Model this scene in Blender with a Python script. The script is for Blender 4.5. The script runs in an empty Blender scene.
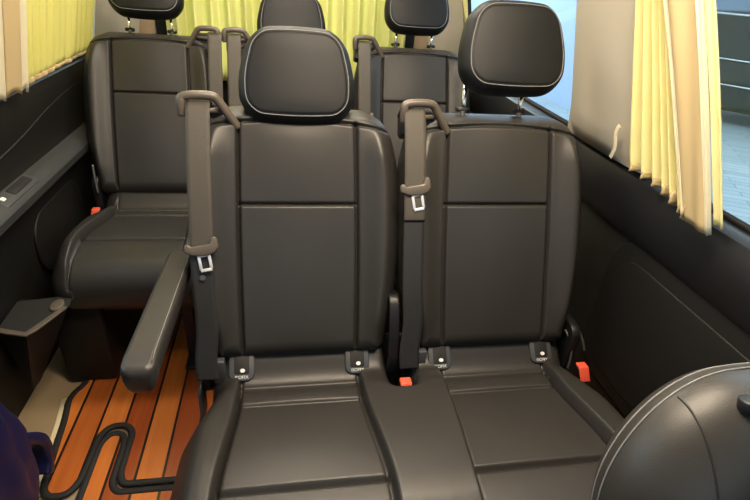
import bpy, bmesh, math, random
import numpy as np
from mathutils import Vector, Matrix
random.seed(4)
scene = bpy.context.scene
COL = scene.collection
PI = math.pi

# ------------------------------------------------------------------ helpers
def link(o): COL.objects.link(o); return o
def mesh_from(name, V, F, smooth=True):
    me = bpy.data.meshes.new(name)
    me.from_pydata([tuple(map(float, v)) for v in V], [], [tuple(int(i) for i in f) for f in F])
    me.validate(); me.update()
    if smooth:
        me.polygons.foreach_set('use_smooth', [True]*len(me.polygons))
    return me
def fix_normals(me):
    bm = bmesh.new(); bm.from_mesh(me); bmesh.ops.recalc_face_normals(bm, faces=bm.faces); bm.to_mesh(me); bm.free()
def obj(name, me, mat=None, parent=None, label=None):
    o = bpy.data.objects.new(name, me)
    if mat and me and not me.materials: me.materials.append(mat)
    link(o)
    if parent:
        o.parent = parent
        r = parent
        base = Vector((0,0,0))
        while r is not None:
            base += r.location; r = r.parent
        o.location = -base          # part meshes are written in world metres
    if label: o['label'] = label
    return o
def tag(o, label, cat, group=None):
    o['label'] = label; o['category'] = cat
    if group: o['group'] = group
    return o
def thing(name, loc, label, cat, group=None):
    o = link(bpy.data.objects.new(name, None)); o.location = loc; o.empty_display_size = .1
    return tag(o, label, cat, group)
def struct(o): o['kind'] = 'structure'; return o

class MB:
    def __init__(s): s.V = []; s.F = []
    def add(s, V, F):
        n = len(s.V); s.V += [tuple(v) for v in V]; s.F += [tuple(i+n for i in f) for f in F]
    def box(s, a, b, M=None):
        (x0,y0,z0),(x1,y1,z1) = a,b
        V = [(x0,y0,z0),(x1,y0,z0),(x1,y1,z0),(x0,y1,z0),(x0,y0,z1),(x1,y0,z1),(x1,y1,z1),(x0,y1,z1)]
        if M: V = [M(v) for v in V]
        s.add(V, [(0,3,2,1),(4,5,6,7),(0,1,5,4),(1,2,6,5),(2,3,7,6),(3,0,4,7)])
    def tube(s, pts, r, seg=12, flat=None):
        pts = [Vector(p) for p in pts]; n = len(pts)
        rr = r if isinstance(r,(list,tuple)) else [r]*n
        d0 = (pts[1]-pts[0]).normalized()
        up = Vector((0,0,1)) if abs(d0.z) < .9 else Vector((1,0,0))
        V=[]; F=[]
        side = d0.cross(up).normalized()
        for i,p in enumerate(pts):
            d = (pts[min(i+1,n-1)]-pts[max(i-1,0)]).normalized()
            side = (side - d*side.dot(d)).normalized(); u2 = side.cross(d).normalized()
            for k in range(seg):
                a = 2*PI*k/seg
                V.append(p + side*math.cos(a)*rr[i] + u2*math.sin(a)*rr[i]*(flat or 1))
        for i in range(n-1):
            for k in range(seg):
                a=i*seg+k; b=i*seg+(k+1)%seg
                F.append((a,b,b+seg,a+seg))
        F.append(tuple(range(seg))[::-1]); F.append(tuple((n-1)*seg+k for k in range(seg)))
        s.add(V,F)
    def ribbon(s, pts, wv, th=.0016, cross=7, crown=0.0):
        """band along pts, wv = half width vector (or list), closed with thickness"""
        n=len(pts); pts=[Vector(p) for p in pts]
        W=[Vector(w) for w in (wv if isinstance(wv,list) else [wv]*n)]
        V=[]; F=[]
        for i in range(n):
            d=(pts[min(i+1,n-1)]-pts[max(i-1,0)]).normalized(); nn=d.cross(W[i]).normalized()
            for sd in (1,-1):
                for k in range(cross):
                    q=-1+2*k/(cross-1)
                    V.append(pts[i]+W[i]*q+nn*(sd*th/2 + crown*(1-q*q)))
        m=2*cross
        for i in range(n-1):
            for k in range(cross-1):
                a=i*m+k; F.append((a,a+1,a+1+m,a+m)); a+=cross; F.append((a+1,a,a+m,a+1+m))
            F.append((i*m, i*m+m, i*m+m+cross, i*m+cross)); a=i*m+cross-1; F.append((a,a+cross,a+cross+m,a+m))
        F.append(tuple(range(cross))+tuple(range(m-1,cross-1,-1))); b=(n-1)*m
        F.append(tuple(b+k for k in range(cross))[::-1]+tuple(b+k for k in range(cross,m)))
        s.add(V,F)
    def prism(s, poly, z0, z1, M=None):
        n=len(poly); V=[(x,y,z0) for x,y in poly]+[(x,y,z1) for x,y in poly]
        if M: V=[M(v) for v in V]
        s.add(V,[tuple(range(n))[::-1],tuple(range(n,2*n))]+[(i,(i+1)%n,(i+1)%n+n,i+n) for i in range(n)])
    def mesh(s, name='m', smooth=False, bevel=0, seg=2):
        me = mesh_from(name, s.V, s.F, smooth); fix_normals(me)
        if bevel:
            bm=bmesh.new(); bm.from_mesh(me)
            es=[e for e in bm.edges if len(e.link_faces)==2 and e.calc_face_angle(0)>.5]
            bmesh.ops.bevel(bm, geom=es, offset=bevel, segments=seg, profile=.5, affect='EDGES', clamp_overlap=True)
            for f in bm.faces: f.smooth=True
            bm.to_mesh(me); bm.free()
            me.set_sharp_from_angle(angle=math.radians(50))
        return me

def prof(q): q=np.clip(q,0,1); return np.sqrt(1-(1-q)**2)
def sstep(a,b,x): t=np.clip((x-a)/(b-a),0,1); return t*t*(3-2*t)
def gau(x,s): return np.exp(-(x/s)**2)

def slab(sdf, c, ext, nu, nv, front, back, M, a0=.6, warp=None, want_pre=False):
    """closed pad: square grid mapped on the outline given by sdf (negative inside)."""
    a=np.linspace(-1,1,nu+1); b=np.linspace(-1,1,nv+1)
    a=a+.10*np.sin(PI*a)/PI*1.0; b=b+.14*np.sin(PI*b)/PI
    A,B=np.meshgrid(a,b); m=np.maximum(abs(A),abs(B))
    # rows at constant height, each stretched to the outline
    T=c[1]+ext[1]*B
    t_=c[1]+ext[1]*np.clip(b,-.99999,.99999)
    Ws=[]
    for sg in (-1,1):
        lo=np.zeros_like(t_); hi=np.full_like(t_,ext[0]*1.3)
        for _ in range(30):
            mid=(lo+hi)/2; ins=sdf(c[0]+sg*mid,t_)<0
            lo=np.where(ins,mid,lo); hi=np.where(ins,hi,mid)
        Ws.append(lo)
    W0=ext[0]; WL=Ws[0][:,None]; WR=Ws[1][:,None]
    WW=np.where(A<0,WL,WR)
    K=np.minimum(a0*W0,.86*WW); AA=abs(A)
    U=c[0]+np.sign(A)*np.where(AA<a0, AA/a0*K, K+(WW-K)*(AA-a0)/(1-a0))
    Upre=U.copy()
    if warp is not None: U=warp(U,T)
    e=np.maximum(-sdf(U,T),0); e=np.where(m>=.9999,0,e)
    Wf=front(U,T,e); Wb=back(U,T,e)
    N=(nu+1)*(nv+1)
    idx=np.arange(N).reshape(nv+1,nu+1)
    Vf=M(U.ravel(),T.ravel(),Wf.ravel())
    bidx=idx.copy(); inner=(m<.9999)
    bidx[inner]=N+np.arange(inner.sum())
    Vb=M(U[inner],T[inner],Wb[inner])
    V=np.vstack([Vf,Vb])
    F=[];cen=[]
    f=np.stack([idx[:-1,:-1],idx[:-1,1:],idx[1:,1:],idx[1:,:-1]],-1).reshape(-1,4)
    g=np.stack([bidx[:-1,:-1],bidx[1:,:-1],bidx[1:,1:],bidx[:-1,1:]],-1).reshape(-1,4)
    UU=Upre if want_pre else U; cu=((UU[:-1,:-1]+UU[1:,1:])/2).ravel(); ct=((T[:-1,:-1]+T[1:,1:])/2).ravel()
    return V,f,g,cu,ct
def submesh(name,V,F):
    F=np.array(F); used=np.unique(F); mp=np.zeros(len(V),int); mp[used]=np.arange(len(used))
    me=mesh_from(name,V[used],mp[F]); return me
def rbox(u,t,hw,hh,r,c=(0,0)):
    qx=abs(u-c[0])-hw+r; qy=abs(t-c[1])-hh+r
    return np.minimum(np.maximum(qx,qy),0)+np.hypot(np.maximum(qx,0),np.maximum(qy,0))-r

# ------------------------------------------------------------------ materials
def mat(name, color, rough=.5, metal=0, spec=.5, bump=None, noise=None, sheen=0, coat=0):
    m=bpy.data.materials.new(name); m.use_nodes=True; nt=m.node_tree; b=nt.nodes['Principled BSDF']
    b.inputs['Base Color'].default_value=(*color,1); b.inputs['Roughness'].default_value=rough
    b.inputs['Metallic'].default_value=metal; b.inputs['Specular IOR Level'].default_value=spec
    if sheen: b.inputs['Sheen Weight'].default_value=sheen
    if coat: b.inputs['Coat Weight'].default_value=coat
    tc=nt.nodes.new('ShaderNodeTexCoord')
    if bump:
        sc,st,kind=bump
        if kind=='voronoi': n=nt.nodes.new('ShaderNodeTexVoronoi'); out=n.outputs['Distance']
        else: n=nt.nodes.new('ShaderNodeTexNoise'); n.inputs['Detail'].default_value=4; out=n.outputs['Fac']
        n.inputs['Scale'].default_value=sc; nt.links.new(tc.outputs['Object'],n.inputs['Vector'])
        bp=nt.nodes.new('ShaderNodeBump'); bp.inputs['Strength'].default_value=st; bp.inputs['Distance'].default_value=.002
        nt.links.new(out,bp.inputs['Height']); nt.links.new(bp.outputs['Normal'],b.inputs['Normal'])
    if noise:
        sc,c2=noise
        n=nt.nodes.new('ShaderNodeTexNoise'); n.inputs['Scale'].default_value=sc; n.inputs['Detail'].default_value=5
        nt.links.new(tc.outputs['Object'],n.inputs['Vector'])
        mx=nt.nodes.new('ShaderNodeMix'); mx.data_type='RGBA'
        mx.inputs['A'].default_value=(*color,1); mx.inputs['B'].default_value=(*c2,1)
        nt.links.new(n.outputs['Fac'],mx.inputs['Factor']); nt.links.new(mx.outputs['Result'],b.inputs['Base Color'])
    return m
LEATHER=mat('black_leather',(.025,.0238,.0222),.38,spec=.38,bump=(900,.12,'voronoi'),noise=(3,(.030,.028,.0255)))
LEATHER_D=mat('black_leather_side',(.020,.019,.018),.5,bump=(900,.12,'voronoi'))
HEADM=mat('headrest_leather',(.006,.007,.008),.48,spec=.26,bump=(900,.12,'voronoi'))
SEAMM=mat('seam_black',(.006,.006,.006),.7)
THREAD=mat('grey_thread',(.16,.16,.16),.7)
PLASTIC=mat('black_plastic',(.007,.007,.008),.42,bump=(500,.2,'noise'))
PLASTIC_M=mat('matte_black_trim',(.006,.0058,.0048),.55,spec=.35,bump=(600,.3,'noise'))
LEDGE=mat('ledge_painted_sheen',(.030,.032,.033),.45,bump=(600,.3,'noise'))  # lighter than the wall: sheen along the ledge put into the colour
SATIN=mat('satin_grey_plastic',(.05,.053,.058),.4)
TAUPE=mat('taupe_plastic',(.085,.07,.055),.4)
CHROME=mat('chrome_post',(.8,.8,.78),.18,metal=1)
STEEL=mat('tongue_steel',(.75,.75,.76),.35,metal=.6)
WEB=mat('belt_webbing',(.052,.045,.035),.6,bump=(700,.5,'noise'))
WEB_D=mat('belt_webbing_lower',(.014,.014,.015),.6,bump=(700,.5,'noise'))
REDP=mat('red_button',(.75,.10,.05),.4)
RODM=mat('lever_metal',(.12,.12,.11),.4,metal=.5)
WHITEP=mat('white_print',(.75,.75,.72),.5)
PILLAR=mat('beige_pillar_trim',(.42,.385,.315),.6,bump=(500,.15,'noise'))
TAN=mat('tan_trim',(.46,.33,.21),.65)
CEILM=mat('headliner',(.5,.47,.41),.9)
BEIGEF=mat('beige_floor_vinyl',(.36,.27,.16),.6,noise=(9,(.28,.21,.12)))
BASEM=mat('seat_base_metal',(.012,.012,.013),.5)
EDGE=mat('mat_edging',(.010,.009,.009),.75,bump=(400,.4,'noise'))
STRIP=mat('cream_sill_strip',(.75,.66,.42),.5)
BLUEB=mat('dark_blue_fabric',(.004,.007,.045),.45,bump=(30,.4,'noise'))
RUBBER=mat('rubber_seal',(.006,.006,.006),.6)

def curtain_mat(name,c,c2,trans=.35):
    m=bpy.data.materials.new(name); m.use_nodes=True; nt=m.node_tree; b=nt.nodes['Principled BSDF']; out=nt.nodes['Material Output']
    b.inputs['Roughness'].default_value=.8; b.inputs['Specular IOR Level'].default_value=.2
    tc=nt.nodes.new('ShaderNodeTexCoord'); n=nt.nodes.new('ShaderNodeTexNoise'); n.inputs['Scale'].default_value=6; n.inputs['Detail'].default_value=3
    nt.links.new(tc.outputs['Object'],n.inputs['Vector'])
    mx=nt.nodes.new('ShaderNodeMix'); mx.data_type='RGBA'; mx.inputs['A'].default_value=(*c,1); mx.inputs['B'].default_value=(*c2,1)
    nt.links.new(n.outputs['Fac'],mx.inputs['Factor']); nt.links.new(mx.outputs['Result'],b.inputs['Base Color'])
    t=nt.nodes.new('ShaderNodeBsdfTranslucent'); nt.links.new(mx.outputs['Result'],t.inputs['Color'])
    w=nt.nodes.new('ShaderNodeTexNoise'); w.inputs['Scale'].default_value=700
    nt.links.new(tc.outputs['Object'],w.inputs['Vector'])
    bp=nt.nodes.new('ShaderNodeBump'); bp.inputs['Strength'].default_value=.25; bp.inputs['Distance'].default_value=.001
    nt.links.new(w.outputs['Fac'],bp.inputs['Height']); nt.links.new(bp.outputs['Normal'],b.inputs['Normal'])
    s=nt.nodes.new('ShaderNodeMixShader'); s.inputs['Fac'].default_value=trans
    nt.links.new(b.outputs['BSDF'],s.inputs[1]); nt.links.new(t.outputs['BSDF'],s.inputs[2]); nt.links.new(s.outputs['Shader'],out.inputs['Surface'])
    return m
CURT=curtain_mat('yellow_curtain_cloth',(.88,.82,.42),(.90,.84,.48))
CURT_L=curtain_mat('lime_curtain_cloth',(.80,.76,.25),(.84,.79,.32))
CURT_R=curtain_mat('rear_curtain_cloth',(.86,.84,.42),(.82,.80,.38),.4)
CURT_T=curtain_mat('tan_curtain_band',(.60,.47,.25),(.66,.52,.29),.2)
CURT_W=curtain_mat('cream_curtain_edge',(.86,.80,.60),(.86,.80,.62),.3)

def wood_mat():
    m=bpy.data.materials.new('wood_plank_mat'); m.use_nodes=True; nt=m.node_tree; b=nt.nodes['Principled BSDF']
    N=nt.nodes.new; L=nt.links.new
    b.inputs['Roughness'].default_value=.32; b.inputs['Coat Weight'].default_value=.3
    tc=N('ShaderNodeTexCoord'); sx=N('ShaderNodeSeparateXYZ'); L(tc.outputs['Object'],sx.inputs[0])
    def math_(op,a,bv):
        n=N('ShaderNodeMath'); n.operation=op
        (L(a,n.inputs[0]) if not isinstance(a,(int,float)) else setattr(n.inputs[0],'default_value',a))
        if bv is not None: (L(bv,n.inputs[1]) if not isinstance(bv,(int,float)) else setattr(n.inputs[1],'default_value',bv))
        return n.outputs[0]
    q=math_('DIVIDE',math_('ADD',sx.outputs['X'],.385+.0757*20),.0757)
    fl=math_('FLOOR',q,None); fr=math_('FRACT',q,None)
    wn=N('ShaderNodeTexWhiteNoise'); wn.noise_dimensions='1D'; L(fl,wn.inputs['W'])
    mp=N('ShaderNodeMapping'); mp.inputs['Scale'].default_value=(40,2.2,1); L(tc.outputs['Object'],mp.inputs[0])
    ns=N('ShaderNodeTexNoise'); ns.inputs['Scale'].default_value=1.5; ns.inputs['Detail'].default_value=6; L(mp.outputs[0],ns.inputs['Vector'])
    cr=N('ShaderNodeValToRGB'); cr.color_ramp.elements[0].color=(.30,.060,.012,1); cr.color_ramp.elements[1].color=(.62,.19,.035,1)
    cr.color_ramp.elements[0].position=.25; cr.color_ramp.elements[1].position=.8
    s=math_('ADD',math_('MULTIPLY',ns.outputs['Fac'],.5),math_('MULTIPLY',wn.outputs['Value'],.5)); L(s,cr.inputs['Fac'])
    ln=math_('LESS_THAN',math_('MINIMUM',fr,math_('SUBTRACT',1.0,fr)),.05)
    mx=N('ShaderNodeMix'); mx.data_type='RGBA'; L(ln,mx.inputs['Factor']); L(cr.outputs['Color'],mx.inputs['A']); mx.inputs['B'].default_value=(.012,.008,.006,1)
    L(mx.outputs['Result'],b.inputs['Base Color'])
    return m
WOOD=wood_mat()
def deck_mat():
    m=bpy.data.materials.new('showroom_plank_floor'); m.use_nodes=True; nt=m.node_tree; b=nt.nodes['Principled BSDF']
    N=nt.nodes.new; L=nt.links.new
    tc=N('ShaderNodeTexCoord'); mp=N('ShaderNodeMapping'); mp.inputs['Rotation'].default_value=(0,0,.5); L(tc.outputs['Object'],mp.inputs[0])
    bk=N('ShaderNodeTexBrick'); bk.inputs['Scale'].default_value=2.2; bk.inputs['Mortar Size'].default_value=.012
    bk.inputs['Brick Width'].default_value=1.6; bk.inputs['Row Height'].default_value=.28
    bk.inputs['Color1'].default_value=(.50,.60,.62,1); bk.inputs['Color2'].default_value=(.40,.50,.53,1); bk.inputs['Mortar'].default_value=(.22,.27,.30,1)
    L(mp.outputs[0],bk.inputs['Vector']); L(bk.outputs['Color'],b.inputs['Base Color']); b.inputs['Roughness'].default_value=.35
    return m
DECK=deck_mat()
def glass_mat(tint=(.86,.94,.97)):
    m=bpy.data.materials.new('window_glass'); m.use_nodes=True; nt=m.node_tree; out=nt.nodes['Material Output']
    nt.nodes.remove(nt.nodes['Principled BSDF'])
    t=nt.nodes.new('ShaderNodeBsdfTransparent'); t.inputs[0].default_value=(*tint,1)
    g=nt.nodes.new('ShaderNodeBsdfGlossy'); g.inputs['Roughness'].default_value=.02
    s=nt.nodes.new('ShaderNodeMixShader'); s.inputs[0].default_value=.07
    nt.links.new(t.outputs[0],s.inputs[1]); nt.links.new(g.outputs[0],s.inputs[2]); nt.links.new(s.outputs[0],out.inputs['Surface'])
    return m
GLASS=glass_mat()

# ------------------------------------------------------------------ seat frame of reference
A=.403; ZB=.4765; SA,CA=math.sin(A),math.cos(A)
def SP(u,t,w,xc=0):        # point on the reclined backrest: across, up along it, towards the sitter
    return (xc+u, t*SA-w*CA, ZB+t*CA+w*SA)
def Mseat(U,T,W): return np.stack([U, T*SA-W*CA, ZB+T*CA+W*SA],-1)
def moved(me_src, dx=0, dt=0): return me_src
CACHE={}
def backrest_meshes():
    if 'back' in CACHE: return CACHE['back']
    tt=np.array([.0,.05,.15,.30,.44,.53,.61]); hh=np.array([.200,.211,.234,.248,.244,.226,.200])
    hw=lambda t: np.interp(t,np.linspace(0,.61,62),np.convolve(np.pad(np.interp(np.linspace(0,.61,62),tt,hh),6,mode='edge'),np.ones(13)/13,'valid'))
    def sdf(u,t):
        h=hw(t); r=.075; qx=abs(u)-h+r; qy=abs(t-.305)-.297+r
        top=np.minimum(np.maximum(qx,qy),0)+np.hypot(np.maximum(qx,0),np.maximum(qy,0))-r
        r2=.03; qx=abs(u)-h+r2; qy=abs(t-.305)-.297+r2
        bot=np.minimum(np.maximum(qx,qy),0)+np.hypot(np.maximum(qx,0),np.maximum(qy,0))-r2
        return np.where(t>.3,top,bot)
    G=lambda t: .131+.003*np.sin(t*6)
    def front(u,t,e):
        au=abs(u); g=G(t)
        w=-.035+.060*prof(e/.05)
        low=sstep(.02,.12,t)
        w+= .024*gau(au-.195,.036)*sstep(0,.05,e)*sstep(.60,.48,t)*(.4+.6*low)
        w+= .006*sstep(.14,.0,au)*sstep(.0,.08,e)*np.where(t<.377, 1-((t-.2)/.22)**2, 1-((t-.47)/.12)**2).clip(0,1)
        inn=sstep(g+.002,g-.002,au)
        w-= .015*gau(au-g,.0038)*sstep(.57,.55,t)*sstep(.02,.05,t)
        w-= .009*gau(t-.377,.0035)*inn
        w-= .014*sstep(.566,.600,t)
        w-= .010*gau(t-.566-.02*((u/.2)**2)*-1,.0035)*sstep(.0,.02,e)
        return w
    def back(u,t,e): return -.035-.055*prof(e/.035)
    V,f,g,cu,ct=slab(sdf,(0,.305),(.248,.297),240,250,front,back,Mseat,.68,lambda u,t:u+np.sign(u)*(G(t)-.131)*sstep(0,.131,abs(u))*sstep(.19,.131,abs(u))*sstep(.60,.56,t),True)
    inn=(abs(cu)<.131)&(ct<.560)&(ct>.025)
    up=inn&(ct>.377); lo=inn&(ct<=.377)
    body=submesh('backrest',V,np.vstack([f[~inn],g]))
    CACHE['back']=(body,submesh('upper_panel',V,f[up]),submesh('lower_panel',V,f[lo]))
    return CACHE['back']
def headrest_mesh():
    if 'head' in CACHE: return CACHE['head']
    def sdf(u,t):      # t about the headrest centre
        h=.128-.022*sstep(-.02,.11,t)-.008*sstep(-.03,-.10,t)
        r=.050; qx=abs(u)-h+r; qy=abs(t)-.106+.006*(u/.1)**2+r
        return np.minimum(np.maximum(qx,qy),0)+np.hypot(np.maximum(qx,0),np.maximum(qy,0))-r
    def front(u,t,e):
        w=-.006+.034*prof(e/.024)+.010*(1-(u/.12)**2)*prof(e/.06)
        return w-.002*gau(e-.020,.0018)
    def back(u,t,e): return -.006-.068*prof(e/.07)
    V,f,g,cu,ct=slab(sdf,(0,0),(.128,.106),110,100,front,back,lambda U,T,W:Mseat(U,T,W))
    body=submesh('headrest',V,np.vstack([f,g]))
    # stitching line
    mb=MB(); n=90; P=[]
    for k in range(n+1):
        a=2*PI*k/n; dx,dy=math.cos(a),math.sin(a); lo,hi=0,.2
        for _ in range(24):
            mid=(lo+hi)/2
            if sdf(np.array(dx*mid),np.array(dy*mid))<-.0165: lo=mid
            else: hi=mid
        u,t=dx*lo,dy*lo
        P.append(SP(u,t,float(front(np.array(u),np.array(t),np.array(.0165)))+.0003))
    mb.tube(P,.0011,6)
    CACHE['head']=(body,mb.mesh('stitching',True)); return CACHE['head']

def cushion_meshes(key,x0,x1,centers):
    if key in CACHE: return CACHE[key]
    cx=(x0+x1)/2; hw=(x1-x0)/2; yc=-.215; hy=.285
    def sdf(u,t):
        s=hw-.045*sstep(-.20,-.02,t)-.02*sstep(-.36,-.50,t)
        r=.06; qx=abs(u-cx)-s+r; qy=abs(t-yc)-hy+r
        return np.minimum(np.maximum(qx,qy),0)+np.hypot(np.maximum(qx,0),np.maximum(qy,0))-r
    base=lambda t: .447+.030*sstep(-.06,-.34,t)-.018*sstep(-.34,-.48,t)
    G=lambda t: .138+.022*sstep(-.08,-.38,t)
    def front(u,t,e):
        z=base(t)-.085*(1-prof(e/.075))
        inany=np.zeros_like(u); 
        for c in centers:
            au=abs(u-c); g=G(t); inn=sstep(g+.002,g-.002,au); inany=np.maximum(inany,inn)
            z-= .014*gau(au-g,.0040)*sstep(.0,-.04,t)
            z-= .009*gau(t+.057+.02*(au/.2)**2*0,.004)*inn
            z-= .007*gau(t+.106,.004)*inn
            z-= .012*gau(t+.335,.005)*inn
            z+= .006*inn*(np.clip(1-((t+.22)/.115)**2,0,1)+np.clip(1-((t+.081)/.024)**2,0,1)*.6)*(1-(au/.16)**2).clip(0,1)
        z+= .020*(1-inany)*sstep(.01,.06,e)*sstep(-.005,-.09,t)*sstep(-.50,-.38,t)
        z+= .010*(1-inany)*sstep(.01,.04,e)*sstep(.02,-.05,t)
        # rear ramp rising behind the backrest foot
        ramp=np.zeros_like(u)
        for c in centers: ramp=np.maximum(ramp,sstep(.225,.195,abs(u-c)))
        z+= ramp*.070*sstep(-.048,.046,t)
        # gaps for buckles
        for c in centers:
            for sg in (-1,1):
                z-= .07*gau(u-c-sg*.24,.022)*sstep(-.105,-.065,t)
        return z
    def back(u,t,e): return base(t)-.085-.065*prof(e/.03)
    def warp(u,t):
        out=u.copy()
        for c in centers:
            au=abs(u-c); out=out+np.sign(u-c)*(G(t)-.138)*np.clip(au/.138,0,1)*sstep(.225,.138,au)*np.where(au<.225,1,0)*sstep(-.50,-.44,t)
        return out
    V,f,g,cu,ct=slab(sdf,(cx,yc),(hw,hy),int((x1-x0)/.0027),220,front,back,lambda U,T,W:np.stack([U,T,W],-1),.80 if len(centers)>1 else .66,warp,True)
    out=[]; rest=np.ones(len(f),bool)
    for c in centers:
        inn=(abs(cu-c)<.138)&(ct>-.335)&(ct<-.057); rest&=~inn
        out.append(submesh('seat_panel',V,f[inn]))
    CACHE[key]=(submesh('cushion',V,np.vstack([f[rest],g])),out); return CACHE[key]

def rrect(cx,cy,hw,hh,r,n=6):
    P=[]
    for (sx,sy,a0) in ((1,1,0),(-1,1,90),(-1,-1,180),(1,-1,270)):
        for k in range(n+1):
            a=math.radians(a0+90*k/n); P.append((cx+sx*(hw-r)+r*math.cos(a),cy+sy*(hh-r)+r*math.sin(a)))
    return P
def text_mesh(txt,size,M):
    cu=bpy.data.curves.new('t','FONT'); cu.body=txt; cu.size=size; cu.align_x='CENTER'; cu.extrude=.0003
    o=bpy.data.objects.new('t',cu); link(o); dg=bpy.context.evaluated_depsgraph_get()
    me=bpy.data.meshes.new_from_object(o.evaluated_get(dg)); bpy.data.objects.remove(o)
    for v in me.vertices: v.co=M(tuple(v.co))
    me.name='print'; return me

def smooth_path(pts,n=8):
    P=[Vector(p) for p in pts]; out=[]
    for i in range(len(P)-1):
        p0=P[max(i-1,0)];p1=P[i];p2=P[i+1];p3=P[min(i+2,len(P)-1)]
        for k in range(n):
            t=k/n; out.append(.5*((2*p1)+(-p0+p2)*t+(2*p0-5*p1+4*p2-p3)*t*t+(-p0+3*p1-3*p2+p3)*t**3))
    out.append(P[-1]); return out

def add_seat_unit(root, xc, dy, dz, raised, ucov=True, side=-1, lever=0):
    """backrest, headrest and fittings of one place; xc = its centre"""
    D=Vector((xc,dy,dz))
    def put(name,me,m,par,label=None,dt=0,dw=0):
        o=obj(name,me,m,par,label); 
        off=D+Vector((0,dt*SA-dw*CA,dt*CA+dw*SA)) if par is root else Vector((0,0,0))
        if par is root: o.location=o.location+off
        else: o.location=Vector((0,0,0))
        return o
    b,pu,pl=backrest_meshes()
    br=put('backrest',b,LEATHER,root); put('upper_panel',pu,LEATHER,br); put('lower_panel',pl,LEATHER,br)
    h,st=headrest_mesh(); t0=.737 if raised else .659; hx=(.016 if (raised and xc>0 and dy==0) else 0)
    hd=put('headrest',h,HEADM,root,dt=t0,dw=.018+(.025 if raised else 0)); hd.location.x+=hx
    # headrest() is written about t=0, i.e. at SP(0,0,0)
    put('stitching',st,THREAD,hd,'thin grey stitching')
    for sx in (-1,1):
        mb=MB(); px_=sx*.073-hx*.6; mb.tube([SP(px_,.57,-.02),SP(px_,t0-.06,.005)],.006,14)
        put('headrest_post',mb.mesh('headrest_post',True),CHROME,root,'chrome post')
        mb=MB(); mb.prism(rrect(0,0,.017,.011,.010),-.001,.007,lambda v:SP(px_+v[0],.603+v[2],-.016+v[1]))
        put('post_sleeve',mb.mesh('post_sleeve',False,.001),PLASTIC,root,'black plastic sleeve')
    # child-seat anchor covers, on the ramp foot of the backrest
    if ucov:
        for sx,yy,zz in ((-1,-.010,.479),(1,-.008,.481)):
            nrm=Vector((0,-.74,.67)); upv=Vector((0,.67,.74)); cx0=sx*.138
            cx0=sx*.136
            Mx=lambda v,cx0=cx0,yy=yy,zz=zz:tuple(Vector((cx0+v[0],yy,zz))+upv*v[1]+nrm*v[2])
            mb=MB(); mb.prism(rrect(0,0,.029,.034,.018),-.012,.004,Mx)
            f=put('anchor_cover',mb.mesh('anchor_cover',False,.002),SATIN,root,'small grey surround with black opening')
            mb=MB(); mb.prism(rrect(0,.006,.017,.024,.004),.003,.0055,Mx)
            put('anchor_opening',mb.mesh('anchor_opening',False,.0008),SEAMM,f)
            mb=MB(); mb.prism([(.0055*math.cos(a*PI/10)+.002,.0045*math.sin(a*PI/10)-.010) for a in range(20)],.0055,.0075,Mx)
            put('anchor_symbol',mb.mesh('anchor_symbol',False),WHITEP,f,'white round symbol')
            put('print',text_mesh('ISOFIX',.0105,lambda v,Mx=Mx:Mx((v[0],v[1]-.0285,v[2]+.0055))),WHITEP,f,'small white lettering')
    # belt anchor block beside the backrest foot
    bx=side*.186
    mb=MB(); mb.box((bx-.013,-.022,.440),(bx+.013,-.004,.505))
    put('belt_anchor',mb.mesh('belt_anchor',False,.003),SATIN,root,'grey belt anchor block')
    # guide loop on the shoulder
    g=side
    P=[(-.241,.565,.040),(-.243,.590,.050),(-.238,.602,.052),(-.210,.606,.052),(-.180,.605,.048),(-.168,.597,.042),(-.150,.572,.030),(-.130,.545,.015)]
    mb=MB(); mb.tube(smooth_path([SP(-g*u if g>0 else u,t,w) for u,t,w in P],5),[.0095]*36,12)
    mb.tube([SP(g*.236,.575,.035),SP(g*.160,.580,.028)],.0055,10)
    gd=put('belt_guide',mb.mesh('belt_guide',True),TAUPE,root,'grey plastic belt guide loop')
    mb=MB(); mb.prism(rrect(0,0,.040,.034,.010),-.055,.0,lambda v:SP(g*.200+v[0],.568+v[1],v[2]+.016))
    put('guide_base',mb.mesh('guide_base',False,.006,3),PLASTIC,root,'black guide base')

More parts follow.
